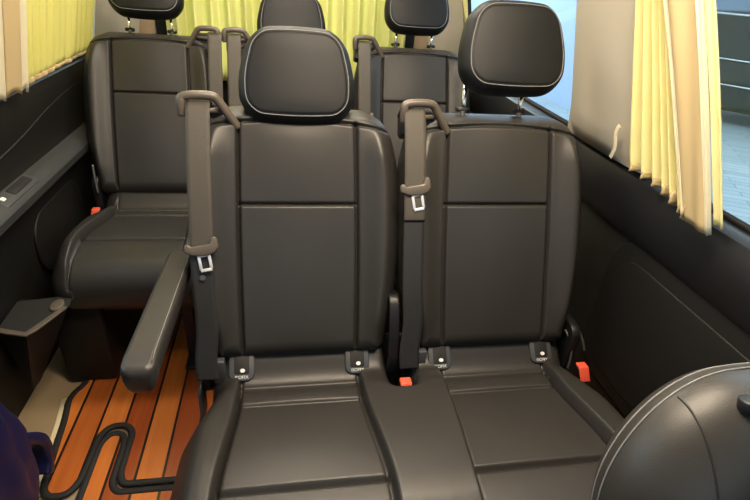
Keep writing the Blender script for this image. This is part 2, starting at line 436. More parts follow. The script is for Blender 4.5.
def add_belt(xc,dy,dz,side,label,tongue_t,ush=0.0,group='seat belts hanging from the seat shoulders'):
    root=thing('seat_belt',(xc+side*.205,dy+.10,dz+.62),label,'seat belt',group)
    D=Vector((0,dy,dz)); s=side; c=s*(.208+ush)
    T=lambda u,t,w: Vector(SP(u,t,w,xc))+D
    W=Vector((.0245,0,0))
    P=[T(c,.585,-.02),T(c,.597,.02),T(c,.594,.046),T(c,.57,.060),T(c*1.0,.50,.068),T(c,.42,.070),T(c,.34,.068),T(c,tongue_t,.066)]
    mb=MB(); mb.ribbon(smooth_path(P,6),W,.0018)
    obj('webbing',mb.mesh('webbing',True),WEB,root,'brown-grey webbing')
    P=[T(c,tongue_t,.067),T(c,.2,.060),T(c+s*-.004,.10,.052),T(c-s*-.002,.03,.045),T(c-s*.0,-.02,.040)]
    mb=MB(); mb.ribbon(smooth_path(P,6),W*.98,.0018)
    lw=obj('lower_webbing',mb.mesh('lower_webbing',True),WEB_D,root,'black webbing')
    mb=MB(); mb.prism([(c+.006*math.cos(k*PI/8),.305-.0+.006*math.sin(k*PI/8)) for k in range(16)],0.0,.003,lambda v:tuple(T(v[0],v[1]+tongue_t-.37,.0655+v[2])))
    obj('stop_button',mb.mesh('stop_button',False),SATIN,root,'small grey stop button')
    tl=.22 if s<0 else -.22
    def R(v,ang=.16):
        x,y=v[0],v[1]; return (c+x*math.cos(ang)-y*math.sin(ang), tongue_t+x*math.sin(ang)+y*math.cos(ang), v[2])
    mb=MB()
    poly=[(-.036,-.004),(-.034,.010),(-.026,.014),(-.020,.006),(.020,.006),(.024,.018),(.030,.022),(.036,.016),(.036,-.004),(.026,-.014),(.008,-.018),(-.018,-.014)]
    mb.prism(poly,.066,.078,lambda v:tuple(T(*R(v))))
    obj('tongue_handle',mb.mesh('tongue_handle',False,.003,2),TAUPE,root,'grey plastic grip')
    mb=MB(); x0=.002
    outer=[(-.015+x0,-.012),(.015+x0,-.012),(.012+x0,-.046),(-.012+x0,-.046)]
    mb.box((-.014+x0,-.020,.070),(.014+x0,-.012,.073),lambda v:tuple(T(*R(v))))
    mb.box((-.012+x0,-.052,.070),(.012+x0,-.045,.073),lambda v:tuple(T(*R(v))))
    mb.box((-.014+x0,-.047,.070),(-.0075+x0,-.014,.073),lambda v:tuple(T(*R(v))))
    mb.box((.0075+x0,-.047,.070),(.014+x0,-.014,.073),lambda v:tuple(T(*R(v))))
    obj('latch_tongue',mb.mesh('latch_tongue',False,.001,2),STEEL,root,'bright steel latch plate')
    return root

def add_buckle(root,x,y,z,dy,dz,tilt=.0):
    M=lambda v:(x+v[0]+tilt*v[2], dy+y+v[1]+.45*(v[2]), dz+z+v[2]*.9)
    mb=MB(); mb.box((-.015,-.011,-.09),(.015,.011,-.001),M)
    b=obj('buckle',mb.mesh('buckle',False,.004,3),PLASTIC,root,'black belt buckle')
    mb=MB(); mb.box((-.0135,-.0135,-.036),(.0135,.008,.003),M)
    r=obj('release_button',mb.mesh('release_button',False,.003,3),REDP,b,'orange-red release button'); 
    mb=MB(); mb.box((-.004,-.0135,-.024),(.004,-.0120,-.006),M)
    return b

def add_base(root,x0,x1,dy,dz,floor=0.0):
    mb=MB(); mb.box((x0+.06,dy-.43,dz+.265),(x1-.06,dy+.05,dz+.315)); mb.box((x0+.05,dy+.05,dz+.265),(x1-.05,dy+.07,dz+.50))
    fr=obj('seat_frame',mb.mesh('seat_frame',False,.01,3),BASEM,root)
    for x in (x0+.09,x1-.13):
        for yy in (-.36,.0):
            mb=MB(); mb.add([(x,dy+yy-.03,dz+.28),(x+.04,dy+yy-.03,dz+.28),(x+.04,dy+yy+.05,dz+.28),(x,dy+yy+.05,dz+.28),
                             (x,dy+yy-.01,floor+.022),(x+.04,dy+yy-.01,floor+.022),(x+.04,dy+yy+.03,floor+.022),(x,dy+yy+.03,floor+.022)],
                            [(0,3,2,1),(4,5,6,7),(0,1,5,4),(1,2,6,5),(2,3,7,6),(3,0,4,7)])
            obj('leg',mb.mesh('leg',False,.005),BASEM,root)
        mb=MB(); mb.box((x-.005,dy-.42,floor+.004),(x+.045,dy+.10,floor+.024))
        obj('floor_rail',mb.mesh('floor_rail',False,.004),BASEM,root)

def add_cushion(root,key,x0,x1,centers,dy,dz,label=None):
    c,ps=cushion_meshes(key,x0,x1,centers)
    o=obj('cushion',c,LEATHER,root); o.location=o.location+Vector((0,dy,dz))
    for p in ps:
        q=obj('seat_panel',p,LEATHER,o); q.location=(0,0,0)
    return o

def double_bench(dy,dz,label,armrest,name='bench_seat'):
    root=thing(name,(.24,dy-.15,0),label,'seat','double bench seats')
    add_cushion(root,'cush2',-.255,.745,(0,.48),dy,dz)
    add_seat_unit(root,0,dy,dz,False)
    add_seat_unit(root,.48,dy,dz,True)
    add_buckle(root,.243,-.080,.472,dy,dz)
    add_buckle(root,.716,-.052,.462,dy,dz,-.15)
    add_base(root,-.255,.745,dy,dz)
    # recliner straps on the outer side
    for (P,r) in (([(.690,.02,.52),(.700,-.005,.50),(.706,-.015,.46),(.705,-.02,.42)],.0035),([(.695,.03,.54),(.715,.015,.535),(.735,.0,.50),(.745,-.008,.47)],.0035)):
        mb=MB(); mb.tube(smooth_path([(x,y+dy,z+dz) for x,y,z in P],6),r,8)
        obj('recliner_lever',mb.mesh('recliner_lever',True),RODM,root,'thin curved grey metal lever')
    mb=MB(); mb.prism(rrect(0,0,.05,.075,.03),-.012,.012,lambda v:(.705+v[2],dy+.035+v[0],dz+.47+v[1]))
    obj('hinge_cover',mb.mesh('hinge_cover',False,.004),PLASTIC,root)
    mb=MB(); mb.prism(rrect(0,0,.05,.075,.03),-.012,.012,lambda v:(-.222+v[2],dy+.045+v[0],dz+.46+v[1]))
    obj('hinge_cover',mb.mesh('hinge_cover',False,.004),PLASTIC,root)
    for uu in (.222,.262):
        mb=MB(); mb.ribbon(smooth_path([SP(uu,.16,-.01),SP(uu,.15,.03),SP(uu,.08,.035),SP(uu,.0,.02),SP(uu,-.04,.0)],5),Vector((.012,0,0)),.012)
        o=obj('hinge_trim',mb.mesh('hinge_trim',True),PLASTIC,root,'black plastic hinge trim'); o.location=o.location+Vector((0,dy,dz))
    if armrest:
        def sdf(u,t): return rbox(u,t,.029,.213,.020)
        def Ma(U,T,W):
            yy=-.042-T*1.0; zz=.697+.020*(T+.213)/.426
            return np.stack([-.274+U, yy-.015, zz+W-.006*sstep(.17,.213,T)],-1)
        V,f,g,cu,ct=slab(sdf,(0,0),(.029,.213),36,120,lambda u,t,e:-.010+.016*prof(e/.010)-.0015*gau(e-.006,.0015),lambda u,t,e:-.010-.045*prof(e/.016),Ma)
        ar=obj('armrest',submesh('armrest',V,np.vstack([f,g])),LEATHER,root,'grey leather folding armrest')
        mb=MB(); P=[]
        for t in np.linspace(-.19,.19,24): 
            P.append(tuple(Ma(np.array(.0225),np.array(t),np.array(.0055))))
        mb.tube(P,.0009,6); obj('stitching',mb.mesh('stitching',True),THREAD,ar,'pale stitching')
        mb=MB(); mb.tube([(-.25,.14,.675),(-.20,.14,.675)],.028,20)
        obj('armrest_pivot',mb.mesh('armrest_pivot',True),PLASTIC,root)
        mb=MB(); mb.prism(rrect(0,0,.03,.05,.015),-.004,.004,lambda v:(-.235+v[2],.0+v[0],.37+v[1]))
        obj('side_trim',mb.mesh('side_trim',False,.002),SATIN,root,'grey plastic side trim')
    return root

mid=double_bench(0,0,'near double bench seat in black leather with grey folding armrest on its left side',True,'bench_seat')
rear=double_bench(.92,.022,'far double bench seat in black leather against the rear curtain, behind the near bench',False,'bench_seat')
sg=thing('passenger_seat',(-.508,.77,0),'single black leather seat at the far left beside the lime curtained window','seat')
o=add_cushion(sg,'cush1',-.508-.238,-.508+.25,(-.508,),.92,.022)
add_seat_unit(sg,-.508,.92,.022,True,ucov=False,side=1)
add_buckle(sg,-.508-.212,-.03,.442,.92,.022,.1)
add_base(sg,-.763,-.258,.92,.022)
mb=MB(); mb.box((-.765,.47,.012),(-.612,1.25,.32)); obj('shade_box',mb.mesh('shade_box',False,.01),PLASTIC_M,sg,'black box standing in for the shade under the seat')  # black box put in for the deep shade beneath the seat
mb=MB(); mb.tube(smooth_path([(-.715,.93,.62),(-.712,.915,.57),(-.708,.905,.52)],6),.004,8)
obj('recliner_lever',mb.mesh('recliner_lever',True),RODM,sg,'thin grey metal lever')
mb=MB(); mb.prism(rrect(0,0,.05,.075,.03),-.012,.012,lambda v:(-.715+v[2],.96+v[0],.50+v[1]))
obj('hinge_cover',mb.mesh('hinge_cover',False,.004),PLASTIC,sg)

add_belt(0,0,0,-1,'seat belt at the outer left edge of the near bench, beside the armrest',.285)
add_belt(.48,0,0,-1,'seat belt hanging between the two near places, latch plate high on the backrest',.415,.012)
add_belt(-.508,.92,.022,1,'seat belt on the right shoulder of the single far left seat',.25,.025)
add_belt(0,.92,.022,-1,'seat belt on the left shoulder of the far middle place, behind the near left headrest',.27)
add_belt(.48,.92,.022,-1,'seat belt on the left shoulder of the far right place, between the two near headrests',.30)

# ------------------------------------------------------------------ front seat (its shoulder fills the lower right corner)
FX=.552; FA=.27
def front_seat():
    root=thing('front_seat',(FX,-.85,0),'grey-black leather front seat whose shoulder fills the lower right corner','seat')
    Z0=.340; Y0=-.775
    def M(U,T,W):
        return np.stack([FX+U, Y0+T*math.sin(FA)-W*math.cos(FA), Z0+T*math.cos(FA)+W*math.sin(FA)],-1)
    top=.635
    def sdf(u,t):
        h=.216+.004*sstep(.60,.25,t)
        r=.145; qx=abs(u)-h+r; qy=abs(t-top/2)-top/2+.020*(u/.2)**2+r
        return np.minimum(np.maximum(qx,qy),0)+np.hypot(np.maximum(qx,0),np.maximum(qy,0))-r
    def fr(u,t,e):
        w=-.04+.085*prof(e/.12)
        w+=.015*gau(abs(u)-.16,.05)*sstep(0,.05,e)*sstep(.6,.4,t)
        return w
    def bk(u,t,e): return -.04-.045*prof(e/.035)
    V,f,g,cu,ct=slab(sdf,(0,top/2),(.220,top/2),150,170,fr,bk,M)
    b=obj('backrest',submesh('backrest',V,np.vstack([f,g])),LEATHER,root)
    for off in (.0003,.0040):
        mb=MB(); P=[]
        for k in range(0,121):
            a=-.9+(PI+1.8)*k/120; dx,dy=math.cos(a),math.sin(a); lo,hi=0,.6
            for _ in range(24):
                mid_=(lo+hi)/2
                if sdf(np.array(dx*mid_),np.array(top/2+dy*mid_))<-off: lo=mid_
                else: hi=mid_
            u,t=np.array(dx*lo),np.array(top/2+dy*lo)
            P.append(tuple(M(u*1.001,t+.0004,bk(u,t,np.array(off))+.0006)))
        mb.tube(P,.0012,6); obj('stitching',mb.mesh('stitching',True),THREAD,b,'grey stitch line')
    for sx in (-1,1):
        mb=MB(); P=[]
        te=max(q for q in np.linspace(.3,.64,3000) if sdf(np.array(sx*.142),np.array(q))<0)
        for q in np.linspace(1,.004,110):
            t=te-(te-.10)*q*q
            u=np.array(sx*.142); t=np.array(t); e=np.maximum(-sdf(u,t),0)
            if e<=0: break
            P.append(tuple(M(u,t,fr(u,t,e)+.0002)))
        mb.tube(P,.0013,6); obj('panel_seam',mb.mesh('panel_seam',True),SEAMM,b,'dark seam')
    # headrest, cushion, base: mostly outside the frame
    for sx in (-1,1):
        mb=MB(); mb.prism(rrect(0,0,.018,.012,.011),-.012,.002,lambda v:tuple(M(np.array(sx*.085+v[0]),np.array(.622+v[2]),np.array(.004+v[1]))))
        obj('post_sleeve',mb.mesh('post_sleeve',False,.002),PLASTIC,root,'black post sleeve')
    def sdc(u,t): return rbox(u,t,.205,.25,.07)
    V,f,g,cu,ct=slab(sdc,(0,0),(.205,.25),60,60,lambda u,t,e:.0+.04*prof(e/.06),lambda u,t,e:-.11*prof(e/.03),lambda U,T,W:np.stack([FX+U,T-1.03,W+.42],-1))
    obj('cushion',submesh('cushion',V,np.vstack([f,g])),LEATHER,root)
    mb=MB(); mb.box((FX-.19,-1.22,.006),(FX+.19,-.82,.33)); obj('pedestal',mb.mesh('pedestal',False,.02,3),BASEM,root)
front_seat()

# ------------------------------------------------------------------ floor and mats
YF,YR=-1.75,1.70
mb=MB(); mb.box((-.92,YF,-.06),(.84,YR,0)); struct(obj('floor',mb.mesh('floor'),BEIGEF))
def outline(P,r=.02,n=6):
    """round the corners of polygon P"""
    out=[]; L=len(P)
    for i in range(L):
        p0,p1,p2=Vector(P[i-1]),Vector(P[i]),Vector(P[(i+1)%L])
        d=min(r,(p0-p1).length*.48,(p2-p1).length*.48)
        a=p1+(p0-p1).normalized()*d; b=p1+(p2-p1).normalized()*d
        for k in range(n+1):
            t=k/n; out.append(tuple((1-t)**2*a+2*t*(1-t)*p1+t*t*b))
    return out
def tri_prism(poly,z0,z1,name):
    bm=bmesh.new(); vs=[bm.verts.new((x,y,z0)) for x,y in poly]; f=bm.faces.new(vs)
    r=bmesh.ops.extrude_face_region(bm,geom=[f])
    for v in r['geom']:
        if isinstance(v,bmesh.types.BMVert): v.co.z=z1
    bmesh.ops.recalc_face_normals(bm,faces=bm.faces)
    bmesh.ops.triangulate(bm,faces=[f for f in bm.faces if len(f.verts)>4])
    me=bpy.data.meshes.new(name); bm.to_mesh(me); bm.free(); return me
# centre line of the black edging, read off as floor positions
main=[(-.742,.405),(-.722,.300),(-.712,.200),(-.694,.06),(-.675,.035),(-.625,.035),(-.605,.08),(-.600,.235),(-.575,.268),(-.530,.268),(-.505,.235),(-.505,.09),(-.490,.055),(-.20,.055),
      (.30,.055),(.76,.055),(.76,1.45),(-.72,1.45),(-.73,.56),(-.705,.47)]
front_=[(-.594,-1.3),(-.590,.20),(-.570,.236),(-.536,.236),(-.520,.20),(-.520,.06),(-.500,.030),(-.20,.030),(.30,.030),(.76,.030),(.76,-1.3)]
def floor_mat(poly,label,r):
    root=thing('floor_mat',(poly[0][0]+.3,poly[1][1],0),label,'floor mat')
    O=outline(poly,r)
    obj('plank_sheet',tri_prism(O,.001,.010,'plank_sheet'),WOOD,root,'orange-brown wood plank sheet with black seams')
    mb=MB(); P=[(x,y,.009) for x,y in O]; P.append(P[0]); mb.tube(P,.0105,8,.6)
    obj('edging',mb.mesh('edging',True),EDGE,root,'black bound edging')
floor_mat(main,'large wood-plank floor mat in the aisle with a narrow slot in its near edge',.035)
floor_mat(front_,'nearer wood-plank floor mat whose narrow tongue fits the slot of the aisle mat',.03)
mb=MB(); mb.ribbon([(-.757,.40,.004),(-.741,.30,.004),(-.728,.2,.004),(-.705,.04,.004),(-.68,-.12,.004)],Vector((.008,0,0)),.006)
tag(obj('sill_strip',mb.mesh('sill_strip',True),STRIP),'thin cream strip on the beige floor along the left edge of the aisle mat','trim strip')

# ------------------------------------------------------------------ body shell
TH=.2162
def wx(z): return .80-TH*max(0,z-.93)
def wall_profile(sign,prof_,y0,y1,name,m,ny=2,fn=None):
    ys=np.linspace(y0,y1,ny+1); V=[];F=[]; n=len(prof_)
    for y in ys:
        for (x,z) in prof_:
            V.append((sign*(x-(fn(y,z) if fn else 0)),y,z))
    for i in range(ny):
        for k in range(n): a=i*n+k; b=i*n+(k+1)%n; F.append((a,b,b+n,a+n))
    F.append(tuple(range(n))); F.append(tuple(ny*n+k for k in range(n)))
    me=mesh_from(name,V,F,True); fix_normals(me); me.set_sharp_from_angle(angle=math.radians(40)); return struct(obj(name,me,m))
# right: glossy sill pad, seam, lower panel
wall_profile(1,[(.795,.787),(.785,.790),(.775,.810),(.772,.86),(.776,.90),(.786,.925),(.80,.932),(.86,.932),(.86,.787)],YF,YR,'trim_1',PLASTIC)
wall_profile(1,[(.86,-.05),(.80,.0),(.80,.30),(.802,.60),(.797,.780),(.80,.784),(.86,.784)],YF,YR,'wall_right',PLASTIC_M)
# embossed lower panel on the right
mb=MB(); mb.prism(rrect(-.42,.53,.49,.20,.09),0,.014,lambda v:(.803-v[2],v[0],v[1]+.06))
struct(obj('trim_2',mb.mesh('trim_2',False,.006,3),PLASTIC_M))
mb=MB(); mb.prism(rrect(-.42,.53,.45,.16,.07),0,.005,lambda v:(.790-v[2],v[0],v[1]+.06))
struct(obj('trim_3',mb.mesh('trim_3',False,.004,3),PLASTIC_M))
# left: sill, sloping shoulder, ledge
bul=lambda y,z: 0
wall_profile(-1,[(.93,.93),(.80,.93),(.785,.925),(.778,.90),(.790,.80),(.800,.735),(.790,.705),(.752,.690),(.742,.675),(.745,.650),(.790,.615),(.802,.50),(.81,.30),(.865,.12),(.87,.0),(.93,-.05)],YF,YR,'wall_left',PLASTIC_M)
wall_profile(-1,[(.796,.712),(.775,.703),(.752,.692),(.741,.676),(.744,.652),(.765,.633),(.80,.64)],YF,1.36,'trim_21',LEDGE)
mb=MB(); mb.prism(rrect(.78,.46,.20,.11,.09),0,.010,lambda v:(-.803+v[2],v[0],v[1]))
struct(obj('trim_4',mb.mesh('trim_4',False,.005,3),PLASTIC_M))
# arched seam bead on the left rear quarter
mb=MB(); mb.tube(smooth_path([(-.792,.35,.775),(-.790,.62,.80),(-.786,.9,.845),(-.785,1.15,.86),(-.79,1.3,.82),(-.795,1.36,.70)],8),.003,8)
struct(obj('trim_5',mb.mesh('trim_5',True),RUBBER))
# roof, upper sides, rear
mb=MB(); mb.box((-.72,YF,1.82),(.72,YR,1.86)); struct(obj('ceiling',mb.mesh('ceiling',False,.01),CEILM))
for s,nm in ((1,'trim_6'),(-1,'trim_7')):
    wall_profile(s,[(wx(1.52)+.03,1.52),(wx(1.52)-.012,1.53),(wx(1.62)-.02,1.66),(.58,1.83),(.66,1.86),(wx(1.7)+.05,1.70)],YF,YR,nm,CEILM)
def pillar(name,s,ya0,ya1,yb0,yb1,z0,z1,m,bulge=.03,n=10,nz=14,flare=0):
    """side post between glass panes: (ya0..ya1) at the foot, (yb0..yb1) at the head"""
    V=[];F=[]
    for j in range(nz+1):
        q=j/nz; z=z0+(z1-z0)*q; fl=flare*max(0,1-q*5)**2
        a=ya0+(yb0-ya0)*q-fl; b=ya1+(yb1-ya1)*q+fl*.6
        for k in range(n+1):
            t=k/n; V.append((s*(wx(z)-.004-bulge*math.sin(PI*t)**.7*(1 if j else .4)),a+(b-a)*t,z))
        V.append((s*(wx(z)+.03),b,z)); V.append((s*(wx(z)+.03),a,z))
    m_=n+3
    for j in range(nz):
        for k in range(m_): a=j*m_+k; b=j*m_+(k+1)%m_; F.append((a,b,b+m_,a+m_))
    F.append(tuple(range(m_))); F.append(tuple(nz*m_+k for k in range(m_)))
    me=mesh_from(name,V,F,True); fix_normals(me); me.set_sharp_from_angle(angle=math.radians(60)); return struct(obj(name,me,m))
pillar('trim_8',1,.085,.415,.10,.43,.938,1.53,PILLAR,.035,flare=.03)
pillar('trim_9',-1,.46,.60,.46,.60,.925,1.53,PILLAR,.02)
pillar('trim_10',1,-1.75,-1.45,-1.75,-1.35,.93,1.53,PILLAR,.03)
pillar('trim_11',-1,-1.75,-1.45,-1.75,-1.35,.93,1.53,PILLAR,.03)
# rear corner posts, swept round from side to back
for s,nm in ((1,'trim_12'),(-1,'trim_13')):
    V=[];F=[];pts=[(.0,1.39),(.004,1.42),(-.010,1.48),(-.045,1.545),(-.075,1.585),(-.12,1.60)]
    nz=10
    for j in range(nz+1):
        z=.86+(1.56-.86)*j/nz
        for (dx,y) in pts: V.append((s*(wx(z)-.01+dx),y,z))
        for (dx,y) in pts[::-1]: V.append((s*(wx(z)+.04+dx*.6),y+.07,z))
    m_=12
    for j in range(nz):
        for k in range(m_): a=j*m_+k; b=j*m_+(k+1)%m_; F.append((a,b,b+m_,a+m_))
    F.append(tuple(range(m_)));F.append(tuple(nz*m_+k for k in range(m_)))
    me=mesh_from(nm,V,F,True); fix_normals(me); me.set_sharp_from_angle(angle=math.radians(60)); struct(obj(nm,me,PILLAR))
mb=MB(); mb.box((-.86,1.62,-.05),(.86,1.70,.86)); struct(obj('wall_back',mb.mesh('wall_back',False,.01),PLASTIC_M))
for s,nm in ((1,'trim_14'),(-1,'trim_15')):
    mb=MB(); mb.box((min(s*.58,s*.68),1.605,.86),(max(s*.58,s*.68),1.66,1.56)); struct(obj(nm,mb.mesh(nm,False,.004),TAN))
for s,nm in ((1,'trim_16'),(-1,'trim_17')):
    mb=MB(); mb.box((min(s*.50,s*.585),1.59,.86),(max(s*.50,s*.585),1.66,1.56)); struct(obj(nm,mb.mesh(nm,False,.008),PLASTIC))
mb=MB(); mb.box((-.70,1.60,1.56),(.70,1.70,1.84)); struct(obj('trim_18',mb.mesh('trim_18',False,.01),CEILM))

mb=MB(); mb.box((-.86,-1.83,-.05),(.86,-1.76,.98)); struct(obj('wall_front_blocker',mb.mesh('wall_front_blocker',False,.01),PLASTIC_M))  # unseen front panel, with the header below added to cut sheen on the leather
mb=MB(); mb.box((-.70,-1.83,1.58),(.70,-1.76,1.84)); struct(obj('trim_19',mb.mesh('trim_19',False,.01),CEILM))
mb=MB(); mb.box((-.845,.58,.93),(-.80,1.40,.952)); struct(obj('trim_20',mb.mesh('trim_20',False,.004),PLASTIC))

# ------------------------------------------------------------------ windows
def side_window(n,s,y0,y1):
    z0,z1=.932,1.53
    mb=MB(); x0,x1=wx(z0)+.035,wx(z1)+.035
    mb.add([(s*x0,y0,z0),(s*x0,y1,z0),(s*x1,y1,z1),(s*x1,y0,z1),(s*(x0+.004),y0,z0),(s*(x0+.004),y1,z0),(s*(x1+.004),y1,z1),(s*(x1+.004),y0,z1)],
           [(0,1,2,3),(4,7,6,5),(0,4,5,1),(1,5,6,2),(2,6,7,3),(3,7,4,0)])
    w=struct(obj('window_%d'%n,mb.mesh('window'),GLASS))
    mb=MB(); mb.tube([(s*(x0-.004),y0,z0+.004),(s*(x0-.004),y1,z0+.004),(s*(x1-.004),y1,z1-.004),(s*(x1-.004),y0,z1-.004),(s*(x0-.004),y0,z0+.004)],.008,8)
    obj('window_seal',mb.mesh('window_seal',True),RUBBER,w)
side_window(1,1,-1.50,.13); side_window(2,1,.40,1.42)
side_window(3,-1,-1.50,.50); side_window(4,-1,.58,1.40)
mb=MB(); mb.box((-.70,-1.80,.98),(.70,-1.795,1.58)); w=struct(obj('window_6',mb.mesh('window'),GLASS))
mb=MB(); mb.box((-.56,1.665,.86),(.56,1.67,1.56)); w=struct(obj('window_5',mb.mesh('window'),GLASS))

# ------------------------------------------------------------------ curtains
def curtain_mesh(path_top,path_bot,z_top,z_bot,fold,amp_t,amp_b,nx,nz,axis_n,bot_wave=None,seedv=1,th=.0012):
    """pleated cloth: path(q)->point, folds displaced along axis_n"""
    rnd=random.Random(seedv)
    ph=[rnd.uniform(-.9,.9) for _ in range(int(fold)+3)]; am=[rnd.uniform(.55,1.25) for _ in range(int(fold)+3)]
    def w(q):
        f=q*fold; i=int(f); t=f-i
        a=am[i]*(1-t)+am[i+1]*t
        v=math.sin(2*PI*f+.5*(ph[i]*(1-t)+ph[i+1]*t))
        return a*(v+.25*math.sin(4*PI*f+1))
    V=[];F=[]
    for j in range(nz+1):
        r=j/nz
        for i in range(nx+1):
            q=i/nx; a=Vector(path_top(q)); b=Vector(path_bot(q)); zb=z_bot(q)
            p=a*(1-r)+b*r; p.z=z_top+(zb-z_top)*r
            d=w(q)*(amp_t*(1-r)+amp_b*r)
            V.append(p+Vector(axis_n)*d)
    for j in range(nz):
        for i in range(nx):
            a=j*(nx+1)+i; F.append((a,a+1,a+nx+2,a+nx+1))
    return mesh_from('curtain',V,F,True)
def solid(o,t=.0015):
    m=o.modifiers.new('thick','SOLIDIFY'); m.thickness=t; m.offset=0
# right curtain (gathered at the post)
rc=thing('curtain',(.77,.0,.93),'pale yellow gathered curtain with a wide tan band at the right side window','curtain')
XR=.752
def xr(z): return wx(z)-.028
ztop=1.50
def pw(q): return 1-(1-q)**1.5
def pt(q): return (xr(ztop),.172-.095*pw(q),ztop)
def pb(q): return (.755-.014*q,.082-.235*pw(q),.95)
zb=lambda q:.966-.024*q+.004*math.sin(q*50)
o=obj('pleated_panel',curtain_mesh(pt,pb,ztop,zb,7,.009,.016,360,40,(1,.2,0),seedv=5),CURT,rc,'pale yellow pleats'); solid(o)
def hem(path,z_,n,amp,name,m,par,lab,th=.004): pass
# hem: darker tan turned edge along the pleat bottoms
o=obj('hem',curtain_mesh(lambda q:pb(q),lambda q:pb(q),.972,lambda q:zb(q)-.006,7,.0165,.0165,360,3,(1,.2,0),seedv=5),CURT_T,rc,'tan hem'); solid(o,.003)
def bt(q): return (xr(ztop)-.004,-.015-.105*q,ztop)
def bb(q): return (.738,-.075-.118*q,.92)
def band(y_t0,y_t1,y_b0,y_b1,xo,m,nm,lab,curve=.012,zlow=.930):
    V=[];F=[];nx,nz=24,40
    for j in range(nz+1):
        r=j/nz; z=ztop+(zlow-ztop)*r
        for i in range(nx+1):
            q=i/nx; y=(y_t0*(1-r)+y_b0*r)*(1-q)+(y_t1*(1-r)+y_b1*r)*q
            y+= -.010*math.sin(PI*r)
            x=wx(z)-.05-xo-curve*math.sin(PI*q)-.006*math.sin(2*PI*q+2*r)
            V.append((x,y,z))
    for j in range(nz):
        for i in range(nx): a=j*(nx+1)+i; F.append((a,a+1,a+nx+2,a+nx+1))
    o=obj(nm,mesh_from(nm,V,F,True),m,rc,lab); solid(o,.003); return o
band(.078,-.010,-.156,-.217,.008,CURT_T,'tan_band','wide tan band')
band(.084,.076,-.150,-.157,.011,CURT_W,'cream_edge','narrow cream border',.001)
band(-.008,-.016,-.215,-.222,.011,CURT_W,'cream_edge','narrow cream border',.001)
band(-.014,-.030,-.220,-.242,.0,CURT,'turned_edge','pale yellow turned edge',.004,.952)
mb=MB(); mb.tube([(xr(ztop)-.0,.15,ztop+.01),(xr(ztop),-.9,ztop+.01)],.006,10)
obj('curtain_rail',mb.mesh('curtain_rail',True),SATIN,rc)
mb=MB(); mb.ribbon(smooth_path([(.725,.105,1.04),(.728,.115,1.02),(.732,.108,.985),(.738,.122,.958)],5),Vector((.0,.006,.002)),.002)
obj('curtain_tie',mb.mesh('curtain_tie',True),CURT_W,rc,'beige tie ribbon hanging over the pillar')
# left curtain, stretched flat with a small frilled lower edge
lc=thing('curtain',(-.77,1.0,.93),'lime yellow curtain drawn flat over the left rear side window','curtain')
def frill(q): return .925+.010*math.sin(q*2*PI*11)
o=obj('cloth',curtain_mesh(lambda q:(-wx(1.5)+.03,.69+.66*q,1.5),lambda q:(-.772,.69+.62*q,.93),1.5,lambda q:.946+.014*q+.007*math.sin(q*2*PI*12),12,.002,.011,400,30,(1,0,0),seedv=3),CURT_L,lc); solid(o)
o=obj('hem',curtain_mesh(lambda q:(-.772,.69+.62*q,.93),lambda q:(-.772,.69+.62*q,.93),.958,lambda q:.938+.014*q+.007*math.sin(q*2*PI*12),12,.012,.013,400,3,(1,0,0),seedv=3),CURT_T,lc,'tan hem'); solid(o,.003)
lf=thing('curtain',(-.77,.66,.90),'cream and tan curtain end at the left edge beside the lime curtain','curtain')
for (a,b,m,nm,lab,dx) in ((.49,.570,CURT_W,'cream_panel','cream cloth',0),(.566,.652,CURT_T,'tan_band','tan band',.006),(.646,.672,CURT_W,'cream_edge','cream border',.010)):
    V=[];F=[];nx,nz=20,30
    for j in range(nz+1):
        z=1.5+(.940-1.5)*j/nz
        for i in range(nx+1):
            q=i/nx; V.append((-(wx(z)-.035-dx-.010*math.sin(PI*q)),a+(b-a)*q,z+.008*math.sin(q*5)*(j/nz)))
    for j in range(nz):
        for i in range(nx): k=j*(nx+1)+i; F.append((k,k+1,k+nx+2,k+nx+1))
    o=obj(nm,mesh_from(nm,V,F,True),m,lf,lab); solid(o,.003)
# rear curtain
bc=thing('curtain',(0,1.56,.9),'yellow-green pleated curtain across the rear window','curtain')
o=obj('cloth',curtain_mesh(lambda q:(-.53+1.06*q,1.555,1.6),lambda q:(-.53+1.06*q,1.555,.88),1.6,lambda q:.80,15,.030,.034,900,20,(0,1,0),seedv=8),CURT_R,bc); solid(o)
mb=MB(); mb.tube([(-.56,1.575,1.585),(.56,1.575,1.585)],.006,10); obj('curtain_rail',mb.mesh('curtain_rail',True),SATIN,bc)
# small gathered end of a curtain at the right rear corner
sc_=thing('curtain',(.74,1.34,.98),'narrow gathered yellow curtain end at the right rear corner','curtain')
o=obj('cloth',curtain_mesh(lambda q:(wx(1.5)-.03,1.30+.10*q,1.5),lambda q:(.765,1.385+.02*q,1.1),1.5,lambda q:1.12,3,.008,.004,60,20,(1,0,0),seedv=2),CURT,sc_); solid(o)

# ------------------------------------------------------------------ left side fittings
sw=thing('switch_panel',(-.77,.5,.70),'small black and grey switch panel on the left door ledge','switch')
def Ms(v): return (-.770+v[0]*.9, v[1], .6985+v[2]+v[0]*(-.35))
mb=MB(); mb.prism(rrect(.0,.51,.022,.10,.008),-.002,.003,Ms); obj('plate',mb.mesh('plate',False,.001),SATIN,sw,'grey surround')
mb=MB(); mb.prism(rrect(-.003,.535,.013,.055,.005),.002,.006,Ms); obj('rocker',mb.mesh('rocker',False,.001),SEAMM,sw,'black switch')
mb=MB(); mb.prism(rrect(-.003,.437,.006,.008,.003),.002,.006,Ms); obj('button',mb.mesh('button',False,.001),WHITEP,sw,'small white button')
